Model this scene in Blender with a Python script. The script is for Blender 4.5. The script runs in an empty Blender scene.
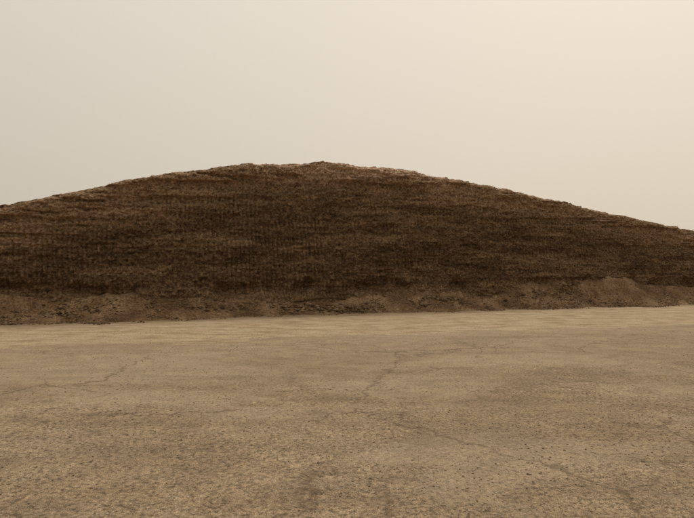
import bpy, math, numpy as np
from mathutils import Vector
R = np.random.RandomState(7)
scene = bpy.context.scene

# ---------------- noise helpers ----------------
def _hash(ix, iy, seed):
    n = (ix.astype(np.int64)*374761393 + iy.astype(np.int64)*668265263 + seed*982451653) & 0xFFFFFFFF
    n = ((n ^ (n >> 13))*1274126177) & 0xFFFFFFFF
    n = (n ^ (n >> 16)) & 0xFFFFFFFF
    n = (n*2246822519) & 0xFFFFFFFF
    n = n ^ (n >> 15)
    return (n & 0xFFFFFF)/float(0xFFFFFF)
def vnoise(x, y, seed=0):
    ix = np.floor(x); iy = np.floor(y)
    fx = x-ix; fy = y-iy
    fx = fx*fx*fx*(fx*(fx*6-15)+10); fy = fy*fy*fy*(fy*(fy*6-15)+10)
    a=_hash(ix,iy,seed); b=_hash(ix+1,iy,seed); c=_hash(ix,iy+1,seed); d=_hash(ix+1,iy+1,seed)
    return (a*(1-fx)+b*fx)*(1-fy)+(c*(1-fx)+d*fx)*fy
def fbm(x, y, octv=4, seed=0, gain=0.5):
    s=0; a=1; t=0
    for i in range(octv):
        s = s+a*vnoise(x*2**i+17.3*i, y*2**i+9.1*i, seed+i*13); t+=a; a*=gain
    return s/t
def sstep(a,b,x):
    t=np.clip((x-a)/(b-a),0,1); return t*t*(3-2*t)

def grid_mesh(name, X, Y, Z, mat, flip=False, smooth=True):
    nv, ns = X.shape
    co = np.stack([X,Y,Z],-1).reshape(-1,3).astype(np.float32)
    i = np.arange(nv-1)[:,None]*ns + np.arange(ns-1)[None,:]
    q = np.stack([i, i+1, i+1+ns, i+ns],-1).reshape(-1,4)
    if flip: q = q[:,::-1]
    me = bpy.data.meshes.new(name)
    me.vertices.add(len(co)); me.vertices.foreach_set('co', co.ravel())
    me.loops.add(q.size); me.loops.foreach_set('vertex_index', q.ravel().astype(np.int32))
    me.polygons.add(len(q)); me.polygons.foreach_set('loop_start', (np.arange(len(q))*4).astype(np.int32))
    me.update(calc_edges=True); me.validate()
    if smooth: me.polygons.foreach_set('use_smooth', np.ones(len(me.polygons),dtype=bool))
    me.materials.append(mat)
    ob = bpy.data.objects.new(name, me); scene.collection.objects.link(ob)
    return ob

def lump_mesh(name, pos, size, mat, squash=0.7):
    """many irregular stones/clods in one mesh"""
    base = np.array([[1,0,0],[0,1,0],[-1,0,0],[0,-1,0],[0,0,1],[0,0,-1],
                     [.6,.6,.55],[-.6,.6,.55],[-.6,-.6,.55],[.6,-.6,.55]],float)
    faces = np.array([[0,1,6],[1,2,7],[2,3,8],[3,0,9],[6,1,7],[7,2,8],[8,3,9],[9,0,6],
                      [4,6,7],[4,7,8],[4,8,9],[4,9,6],[1,0,5],[2,1,5],[3,2,5],[0,3,5]])
    n=len(pos)
    V = base[None]*(1+R.uniform(-.35,.35,(n,10,1)))
    sc = size[:,None]*np.stack([R.uniform(.7,1.3,n),R.uniform(.7,1.3,n),squash*R.uniform(.6,1.2,n)],-1)
    V = V*sc[:,None,:]
    a=R.uniform(0,6.283,n); c,s=np.cos(a)[:,None],np.sin(a)[:,None]
    x=V[...,0]*c-V[...,1]*s; y=V[...,0]*s+V[...,1]*c
    V=np.stack([x,y,V[...,2]],-1)+pos[:,None,:]
    F=(faces[None]+np.arange(n)[:,None,None]*10).reshape(-1,3)
    me=bpy.data.meshes.new(name)
    me.vertices.add(n*10); me.vertices.foreach_set('co',V.astype(np.float32).ravel())
    me.loops.add(F.size); me.loops.foreach_set('vertex_index',F.ravel().astype(np.int32))
    me.polygons.add(len(F)); me.polygons.foreach_set('loop_start',(np.arange(len(F))*3).astype(np.int32))
    me.update(calc_edges=True)
    at=me.attributes.new('rnd','FLOAT','POINT'); at.data.foreach_set('value',np.repeat(R.rand(n),10).astype(np.float32))
    me.materials.append(mat)
    ob=bpy.data.objects.new(name,me); scene.collection.objects.link(ob); return ob

# ---------------- material helpers ----------------
class NT:
    def __init__(s,name,rough=0.95):
        s.m=bpy.data.materials.new(name); s.m.use_nodes=True
        s.t=s.m.node_tree; s.b=s.t.nodes['Principled BSDF']
        s.b.inputs['Roughness'].default_value=rough
        s.b.inputs['Specular IOR Level'].default_value=0.12
        s.tc=s.t.nodes.new('ShaderNodeTexCoord')
    def L(s,a,b): s.t.links.new(a,b)
    def mp(s,scale=(1,1,1),rot=(0,0,0)):
        n=s.t.nodes.new('ShaderNodeMapping'); n.inputs['Scale'].default_value=scale; n.inputs['Rotation'].default_value=rot
        s.L(s.tc.outputs['Object'],n.inputs['Vector']); return n.outputs[0]
    def noise(s,v,scale,detail=5,rough=.55,dist=0):
        n=s.t.nodes.new('ShaderNodeTexNoise'); n.inputs['Scale'].default_value=scale; n.inputs['Detail'].default_value=detail
        n.inputs['Roughness'].default_value=rough; n.inputs['Distortion'].default_value=dist
        s.L(v,n.inputs['Vector']); return n.outputs[0]
    def ramp(s,f,stops):
        n=s.t.nodes.new('ShaderNodeValToRGB'); e=n.color_ramp.elements
        while len(e)<len(stops): e.new(.5)
        for k,(p,c) in enumerate(stops):
            e[k].position=p; e[k].color=(c,c,c,1) if not isinstance(c,tuple) else (*c,1)
        s.L(f,n.inputs[0]); return n.outputs[0]
    def mix(s,f,a,b,mode='MIX'):
        n=s.t.nodes.new('ShaderNodeMix'); n.data_type='RGBA'; n.blend_type=mode
        if isinstance(f,(int,float)): n.inputs[0].default_value=f
        else: s.L(f,n.inputs[0])
        for k,v in ((6,a),(7,b)):
            if isinstance(v,tuple): n.inputs[k].default_value=(*v,1)
            else: s.L(v,n.inputs[k])
        return n.outputs[2]
    def math(s,op,a,b=0.0,clamp=False):
        n=s.t.nodes.new('ShaderNodeMath'); n.operation=op; n.use_clamp=clamp
        for k,v in ((0,a),(1,b)):
            if isinstance(v,(int,float)): n.inputs[k].default_value=v
            else: s.L(v,n.inputs[k])
        return n.outputs[0]
    def bump(s,h,dist,strength=1,prev=None):
        n=s.t.nodes.new('ShaderNodeBump'); n.inputs['Strength'].default_value=strength; n.inputs['Distance'].default_value=dist
        s.L(h,n.inputs['Height'])
        if prev: s.L(prev,n.inputs['Normal'])
        return n.outputs[0]
    def out(s,col,nrm=None):
        s.L(col,s.b.inputs['Base Color'])
        if nrm: s.L(nrm,s.b.inputs['Normal'])
        return s.m
    def attr(s,name):
        n=s.t.nodes.new('ShaderNodeAttribute'); n.attribute_name=name; return n.outputs['Fac']

p=NT('packed_silage')
dry_lit=p.attr('dry_lit'); hay=p.attr('hay')
strat=p.noise(p.mp((.45,.45,2.6)),1.4,5,.62,.3)
fine=p.noise(p.mp((1,1,1.2)),12,4,.7)
fib=p.noise(p.mp((1,1,1)),45,2,.7)
c1=p.ramp(strat,[(.34,(.062,.036,.0185)),(.5,(.092,.055,.029)),(.66,(.150,.093,.051))])
c2=p.ramp(fine,[(.34,(.42,.40,.38)),(.5,(.95,.95,.95)),(.66,(1.75,1.72,1.68))])
c=p.mix(1.0,c1,c2,'MULTIPLY')
dc=p.ramp(fine,[(.34,(.125,.073,.039)),(.5,(.25,.158,.090)),(.68,(.41,.28,.175))])
c=p.mix(dry_lit,c,dc)  # dry crust tone, plus relief shading painted into the colour
c=p.mix(hay,c,p.ramp(fine,[(.34,(.26,.16,.10)),(.5,(.48,.325,.22)),(.68,(.66,.50,.37))]))
c=p.mix(.7,c,p.ramp(fib,[(.35,.45),(.65,1.6)]),'MULTIPLY')
m_pile=p.out(c,p.bump(fib,.02,.8))

p=NT('loose_silage')
n1=p.noise(p.mp(),1.1,4,.6); n2=p.noise(p.mp(),16,4,.75); n3=p.noise(p.mp(),60,2,.7)
c=p.ramp(n1,[(.36,(.120,.070,.037)),(.5,(.190,.118,.064)),(.62,(.265,.175,.100))])
c=p.mix(1.0,c,p.ramp(n2,[(.36,.5),(.5,.95),(.64,1.45)]),'MULTIPLY')
c=p.mix(.6,c,p.ramp(n3,[(.35,.5),(.65,1.5)]),'MULTIPLY')
m_loose=p.out(c,p.bump(n3,.012,.8,p.bump(n2,.03,.7)))

p=NT('silage_clods')
c=p.ramp(p.attr('rnd'),[(0,(.07,.041,.022)),(.5,(.16,.10,.056)),(1,(.29,.20,.12))])
m_clod=p.out(c)
p=NT('pebbles')
c=p.ramp(p.attr('rnd'),[(0,(.13,.095,.062)),(.4,(.28,.215,.15)),(.8,(.40,.325,.24)),(1,(.52,.44,.35))])
m_peb=p.out(c)

# ground material
p=NT('dusty_yard')
sep=p.t.nodes.new('ShaderNodeSeparateXYZ'); p.L(p.tc.outputs['Object'],sep.inputs[0])
q0=p.math('SUBTRACT',sep.outputs[1],p.math('MULTIPLY',sep.outputs[0],.30))
wob=p.noise(p.mp((.6,1.4,1)),.8,6,.7)
wc=p.math('SUBTRACT',wob,.5)
q=p.math('ADD',q0,p.math('MULTIPLY',wc,4.5))
sand=p.ramp(p.math('DIVIDE',q,30),[(.432,0.0),(.446,1.0)])
dust=p.ramp(p.math('DIVIDE',p.math('ADD',q0,p.math('MULTIPLY',wc,9)),30),[(.22,0.0),(.34,1.0)])
big=p.noise(p.mp((.5,1.2,1)),.5,5,.65,.5)
blot=p.noise(p.mp((1,1.3,1)),2.2,6,.72,.3)
agg=p.noise(p.mp(),26,3,.75); agg2=p.noise(p.mp(),110,2,.8)
base=p.ramp(big,[(.36,(.310,.226,.144)),(.5,(.360,.268,.175)),(.64,(.42,.32,.216))])
base=p.mix(.65,base,p.ramp(blot,[(.34,.70),(.5,1.0),(.66,1.28)]),'MULTIPLY')
dustc=p.mix(.5,(.43,.33,.226),p.ramp(blot,[(.36,.76),(.5,1.0),(.62,1.16)]),'MULTIPLY')
g=p.mix(.85,(1.,1.,1.),p.ramp(agg,[(.36,.42),(.46,.88),(.54,1.08),(.66,1.42)]),'MULTIPLY')
base=p.mix(1.0,base,g,'MULTIPLY')
base=p.mix(.85,base,p.ramp(agg2,[(.38,.48),(.62,1.5)]),'MULTIPLY')
base=p.mix(p.math('MULTIPLY',dust,.5),base,dustc)
pt=p.noise(p.mp((.45,1.0,1),(0,0,.3)),.42,6,.6,.6)
pm=p.ramp(pt,[(.53,0.0),(.555,1.0)])
base=p.mix(p.math('MULTIPLY',pm,.28),base,(.50,.395,.28))
pd=p.ramp(p.noise(p.mp((.5,1.3,1),(0,0,.25)),.6,6,.66,.5),[(.55,0.0),(.575,1.0)])
base=p.mix(p.math('MULTIPLY',pd,.16),base,(.185,.145,.105))
st_=p.ramp(p.noise(p.mp(),7,5,.7),[(.63,0.0),(.70,1.0)])
base=p.mix(p.math('MULTIPLY',st_,.45),base,(.12,.085,.052))
def cracks(scale,width,warp,msc,lo,hi,off):
    wv=p.t.nodes.new('ShaderNodeVectorMath'); wv.operation='MULTIPLY_ADD'
    nz=p.t.nodes.new('ShaderNodeTexNoise'); nz.inputs['Scale'].default_value=1.9; nz.inputs['Detail'].default_value=7; nz.inputs['Roughness'].default_value=.62
    p.L(p.tc.outputs['Object'],nz.inputs['Vector']); p.L(nz.outputs['Color'],wv.inputs[0]); wv.inputs[1].default_value=(warp,)*3
    mp=p.mp(); mp.node.inputs['Location'].default_value=(off,off*.7,0); p.L(mp,wv.inputs[2])
    cv=p.t.nodes.new('ShaderNodeTexVoronoi'); cv.feature='DISTANCE_TO_EDGE'; cv.inputs['Scale'].default_value=scale
    p.L(wv.outputs[0],cv.inputs['Vector'])
    cr=p.ramp(cv.outputs[0],[(width*.2,1.0),(width,0.0)])
    cm=p.ramp(p.noise(mp,msc,3),[(lo,0.0),(hi,1.0)])
    return p.math('MULTIPLY',cr,cm)
cr=p.math('MAXIMUM',cracks(.20,.007,.9,.33,.42,.52,3.1),cracks(.55,.010,.5,.5,.50,.58,11.0))
cr=p.math('MULTIPLY',cr,p.math('SUBTRACT',1.0,sand))
base=p.mix(p.math('MULTIPLY',cr,.6),base,(.12,.085,.054))
sc=p.ramp(p.noise(p.mp((.6,1.5,1)),1.4,5,.65),[(.35,(.40,.29,.175)),(.5,(.52,.40,.258)),(.65,(.59,.47,.32))])
sc=p.mix(.5,sc,p.ramp(agg,[(.36,.5),(.62,1.35)]),'MULTIPLY')
sc=p.mix(.5,sc,p.ramp(blot,[(.36,.65),(.6,1.2)]),'MULTIPLY')
col=p.mix(p.math('MULTIPLY',sand,.92),base,sc)
spill=p.math('DIVIDE',p.math('ADD',p.math('SUBTRACT',sep.outputs[1],p.math('MULTIPLY',sep.outputs[0],.377)),p.math('MULTIPLY',p.math('SUBTRACT',agg,.5),3.0)),30)
spm=p.ramp(spill,[(.595,0.0),(.66,1.0)])
col=p.mix(p.math('MULTIPLY',spm,.7),col,(.20,.135,.08))
h=p.math('ADD',agg,p.math('MULTIPLY',agg2,.5))
nb=p.bump(h,.022,.9)
nb=p.bump(blot,.04,.4,nb)
m_ground=p.out(col,nb)

# ---------------- ground ----------------
def axis(lo,hi,step,far):
    inner=np.arange(lo,hi+1e-6,step)
    out=[]; d=step
    x=hi
    while x<far: d*=1.35; x+=d; out.append(x)
    x=lo; o2=[]; d=step
    while x>-far: d*=1.35; x-=d; o2.append(x)
    return np.concatenate([o2[::-1],inner,out])
gx=axis(-14,20,.06,2500); gy=axis(0,22,.06,2500)
GX,GY=np.meshgrid(gx,gy)
def ground_h(x,y):
    near=1-sstep(25,60,np.hypot(x,y))
    return (0.05*(fbm(x*.25,y*.4,4,3)-.5)+0.018*(fbm(x*2,y*3,4,5)-.5))*near
GZ=ground_h(GX,GY)
ground=grid_mesh('ground',GX,GY,GZ,m_ground)

# ---------------- silage pile ----------------
AX,AY,ROT=-10.0,16.6,math.radians(20.66)
hs=[-15,-13,-8,-4,-.47,1.21,3.0,4.91,6.98,8.82,9.98,12.88,15.14,18.07,21.27,24.8,29.66,36,42,48,51]
hz=[.02,.25,1.5,2.6,3.56,4.04,4.53,4.98,5.36,5.56,5.70,5.67,5.45,5.11,4.65,4.09,3.42,2.45,1.4,.3,.02]
def hprof(s):
    acc=0
    for o in np.linspace(-.7,.7,9): acc=acc+np.interp(s+o,hs,hz)
    return acc/9
sax=np.concatenate([np.arange(-15,-2,.1),np.arange(-2,31.5,.020),np.arange(31.5,51,.1)])
NF=280
fv=np.linspace(0,1,NF)
S,Fv=np.meshgrid(sax,fv)
H=hprof(S)
H=H+(0.17*(fbm(S*1.1,S*0,5,91,.62)-.5))*np.clip(H,0,1)
Z=H*Fv-.05
top=H-Z
B=0.18*Z
B=B-0.30*(fbm(S*.22,Z*.3,3,21)-.5)-0.14*(fbm(S*.9,Z*1.3,4,22)-.5)
wob1=fbm(S*.3,Z*.4,2,31); wob2=fbm(S*.35,Z*.5,3,33)
u=S/.150+1.4*(wob1-.5)+.45*(vnoise(S*5,Z*3,37)-.5)
w=Z/.170+2.4*(wob2-.5)+.6*(vnoise(S*4.5,Z*3,35)-.5)
iu=np.floor(u)
w=w+.45*_hash(iu,iu*0,41)
iw=np.floor(w)
cell=_hash(iu,iw,43); cell2=_hash(iu,iw,47)
fu=u-iu; fw=w-iw
area=sstep(.34,.56,fbm(S*.25,Z*.45,3,45))
amp=sstep(.3,1.3,top)*sstep(.3,.6,Z)*(.5+.6*area)
groove=np.abs(np.sin(np.pi*fu))**.8
scoop=groove*(1-fw)**.8*np.minimum(1,fw*5)*(cell2>.18)
B=B-amp*(.042*groove+scoop*(.03+.10*cell))
B=B+amp*.07
st=fbm(S*.40,Z*3.6,4,51)
led=sstep(.44,.58,st)
B=B-led*(.055+.12*sstep(2.0,.4,top))
rough=fbm(S*6,Z*6.5,4,61,.72)-.5
B=B-rough*(.14+.18*sstep(1.2,.1,top)+.10*(1-area))
cl=vnoise(S*8,Z*9,63); cl2=vnoise(S*15+4,Z*16,64)
B=B-.07*np.maximum(0,cl-.62)*2-.05*np.maximum(0,cl2-.7)*2
ucz=Z+.35*(fbm(S*1.6,S*0+8,4,73,.6)-.5)
uc=sstep(.5,.85,ucz)*(1-sstep(.90,1.25,ucz))*sstep(.42,.66,fbm(S*.7,S*0+3,5,71,.62))
B=B+.36*uc
B=B+.26*sstep(.30,0,top)**2
Zf=Z+.05*(fbm(S*6,Z*6,3,65)-.5)
nn=fbm(S*.35,Z*2.6,4,81)
lowd=sstep(1.6,.6,Z)*.22
dry_litf=np.clip(sstep(1.9,.1,top+2.2*(nn-.5))*.9 + .35*sstep(.52,.68,nn)+lowd,0,1)
dry_litf=np.clip(dry_litf+.4*np.maximum(0,cl-.6)+.4*np.maximum(0,cl2-.65)+.18*(fw<.3)*amp,0,1)  # painted relief shading: protruding clods and tooth edges lighter than the hollows
hayf=np.exp(-((S-12.0)/3.0)**2)*sstep(.80,.35,top+.7*(fbm(S*1.2,Z*4,4,131)-.5))*.95
hayf=np.clip(hayf+.7*sstep(.22,.03,top)*sstep(.35,.55,fbm(S*.8,S*0,4,133)),0,1)
back=np.array([.04,.08,.13,.18,.26,.36,.5,.7,.95,1.3,1.8,2.5,3.5,5,7,9.5,12,15,18,21,24,26.5,29,31.5,34,36,38])
S2,Bk=np.meshgrid(sax,back)
tv=Bk/38
Ht=H[-1][None,:]*(1-sstep(.55,1.0,tv)) -.05
Zt=Ht+.13*(fbm(S2*3.0,Bk*3.0,4,85,.65)-.5)*sstep(0,.2,Bk) - .03*np.minimum(Bk,3)
Zt=Zt+Zf[-1][None,:]-(H[-1][None,:]-.05)
B2=B[-1][None,:]+Bk
Zt[-1,:]=-.1
Sx=np.vstack([S,S2]); Bx=np.vstack([B,B2]); Zx=np.vstack([Zf,Zt])
pile=grid_mesh('silage_pile',Sx,Bx,Zx,m_pile)
pile.location=(AX,AY,0); pile.rotation_euler=(0,0,ROT)
for nm,a,b in (('dry_lit',dry_litf,.75+0*S2),('hay',hayf,np.repeat(hayf[-1:],len(back),0))):
    at=pile.data.attributes.new(nm,'FLOAT','POINT'); at.data.foreach_set('value',np.vstack([a,b]).ravel().astype(np.float32))

# ---------------- loose silage at the toe ----------------
def crest(s):
    c=.26+.62*fbm(s*.5,s*0+1,4,101,.55)
    for m,a,wd in ((4.2,.12,1.2),(6.6,-.12,.8),(8.5,.14,1.1),(11.5,.16,.9),(14.7,.24,1.2),(17,-.10,.7),(19.3,.22,1.5),(23.3,.62,1.8),(28,.18,2.0)):
        c=c+a*np.exp(-((s-m)/wd)**2)
    return c*sstep(-15,-9,s)*(1-sstep(40,50,s))
def toe(s): return 1.10+1.2*(fbm(s*.7,s*0+5,4,103)-.5)+.5*np.exp(-((s-23.3)/2.)**2)
def talus_h(s,b):
    T=toe(s)+.12*(fbm(s*5,b*5,3,109)-.5); t=np.clip((b+T)/(T+.25),0,1)
    bell=t**1.35
    z=crest(s)*bell
    z=z+bell*(1.15-bell)*.8*(fbm(s*1.1,b*1.4,3,105)-.5)+(.05+.08*t)*(fbm(s*4.5,b*5,4,107,.6)-.5)*sstep(0,.15,t)
    return z-.05*(1-sstep(0,.12,t))-.01
ts=np.concatenate([np.arange(-15,-2,.12),np.arange(-2,31.5,.024),np.arange(31.5,50,.12)])
tb=np.arange(-2.3,.75,.03)
TS,TB=np.meshgrid(ts,tb)
TZ=talus_h(TS,TB)
TZ=np.where(TB>.3,TZ-(TB-.3)*.3,TZ)
loose=grid_mesh('loose_silage_heap',TS,TB,TZ,m_loose)
loose.location=(AX,AY,0); loose.rotation_euler=(0,0,ROT)

n=24000
s=R.uniform(-4,33,n); b=-toe(s)*R.beta(1.5,1.2,n)*1.35+.1
size=.008+.036*R.rand(n)**4
ok=R.rand(n)<sstep(.38,.7,fbm(s*1.2,b*1.5,3,111))
s,b,size=s[ok],b[ok],size[ok]
P=np.stack([s,b,np.maximum(talus_h(s,b),0)+size*.2],-1)
clods=lump_mesh('silage_clods',P,size,m_clod)
clods.location=(AX,AY,0); clods.rotation_euler=(0,0,ROT)
P=[];Sz=[]
for m,wd,k in ((5.3,1.0,90),(9.0,1.3,200),(10.8,.8,90),(14.3,1.0,170),(19.0,1.4,130),(2,1.5,80)):
    ss=R.normal(m,wd*.6,k); bb=R.uniform(-.55,-.1,k)+.08*np.sin(ss*5); sz=.02+.07*R.rand(k)**2.5
    P.append(np.stack([ss,bb,talus_h(ss,bb)+sz*.25],-1)); Sz.append(sz)
ch=lump_mesh('silage_chunks',np.vstack(P),np.concatenate(Sz),m_clod,.6)
ch.location=(AX,AY,0); ch.rotation_euler=(0,0,ROT)

# ---------------- pebbles on the yard ----------------
n=60000
y=2.6+ (R.rand(n)**1.5)*12; x=R.uniform(-1,1,n)*(y*.72+1)
size=.002+.008*R.rand(n)**3.5
keep=R.rand(n)<sstep(.35,.65,fbm(x*1.2,y*1.6,3,121))*.85+.15
x,y,size=x[keep],y[keep],size[keep]
lump_mesh('gravel',np.stack([x,y,ground_h(x,y)+size*.2],-1),size,m_peb,.6)

# ---------------- light ----------------
EL,AZ=52,35
w=bpy.data.worlds.new('World'); scene.world=w; w.use_nodes=True
nt=w.node_tree; bg=nt.nodes['Background']
sky=nt.nodes.new('ShaderNodeTexSky'); sky.sky_type='NISHITA'; sky.sun_disc=False
sky.sun_elevation=math.radians(EL); sky.sun_rotation=math.radians(AZ); sky.dust_density=6; sky.air_density=1.2
tc=nt.nodes.new('ShaderNodeTexCoord'); sp=nt.nodes.new('ShaderNodeSeparateXYZ')
nt.links.new(tc.outputs['Generated'],sp.inputs[0])
rz=nt.nodes.new('ShaderNodeValToRGB'); e=rz.color_ramp.elements
e[0].position=0; e[0].color=(6.6,5.8,4.65,1); e[1].position=.5; e[1].color=(7.7,7.05,6.0,1)
nt.links.new(sp.outputs[2],rz.inputs[0])
dt=nt.nodes.new('ShaderNodeVectorMath'); dt.operation='DOT_PRODUCT'
sd=(math.cos(math.radians(EL))*math.sin(math.radians(AZ)),math.cos(math.radians(EL))*math.cos(math.radians(AZ)),math.sin(math.radians(EL)))
nt.links.new(tc.outputs['Generated'],dt.inputs[0]); dt.inputs[1].default_value=sd
rg=nt.nodes.new('ShaderNodeValToRGB'); e=rg.color_ramp.elements
e[0].position=.3; e[0].color=(.88,.892,.892,1); e[1].position=1; e[1].color=(1.19,1.15,1.12,1)
nt.links.new(dt.outputs['Value'],rg.inputs[0])
mm=nt.nodes.new('ShaderNodeMix'); mm.data_type='RGBA'; mm.blend_type='MULTIPLY'; mm.inputs[0].default_value=1
nt.links.new(rz.outputs[0],mm.inputs[6]); nt.links.new(rg.outputs[0],mm.inputs[7])
mx=nt.nodes.new('ShaderNodeMix'); mx.data_type='RGBA'; mx.inputs[0].default_value=.93
nt.links.new(sky.outputs[0],mx.inputs[6]); nt.links.new(mm.outputs[2],mx.inputs[7])
nt.links.new(mx.outputs[2],bg.inputs[0]); bg.inputs[1].default_value=.1
sl=bpy.data.lights.new('sun','SUN'); sl.energy=.9; sl.angle=math.radians(12); sl.color=(1,.91,.79)
so=bpy.data.objects.new('sun',sl); scene.collection.objects.link(so)
so.rotation_euler=Vector(sd).to_track_quat('Z','Y').to_euler()

# ---------------- camera ----------------
cd=bpy.data.cameras.new('camera'); cd.lens=29; cd.sensor_width=36; cd.clip_end=6000
co=bpy.data.objects.new('camera',cd); scene.collection.objects.link(co)
co.location=(0,0,1.6); co.rotation_euler=(math.radians(90.92),0,0)
scene.camera=co
scene.view_settings.view_transform='Standard'; scene.view_settings.look='None'; scene.view_settings.exposure=0
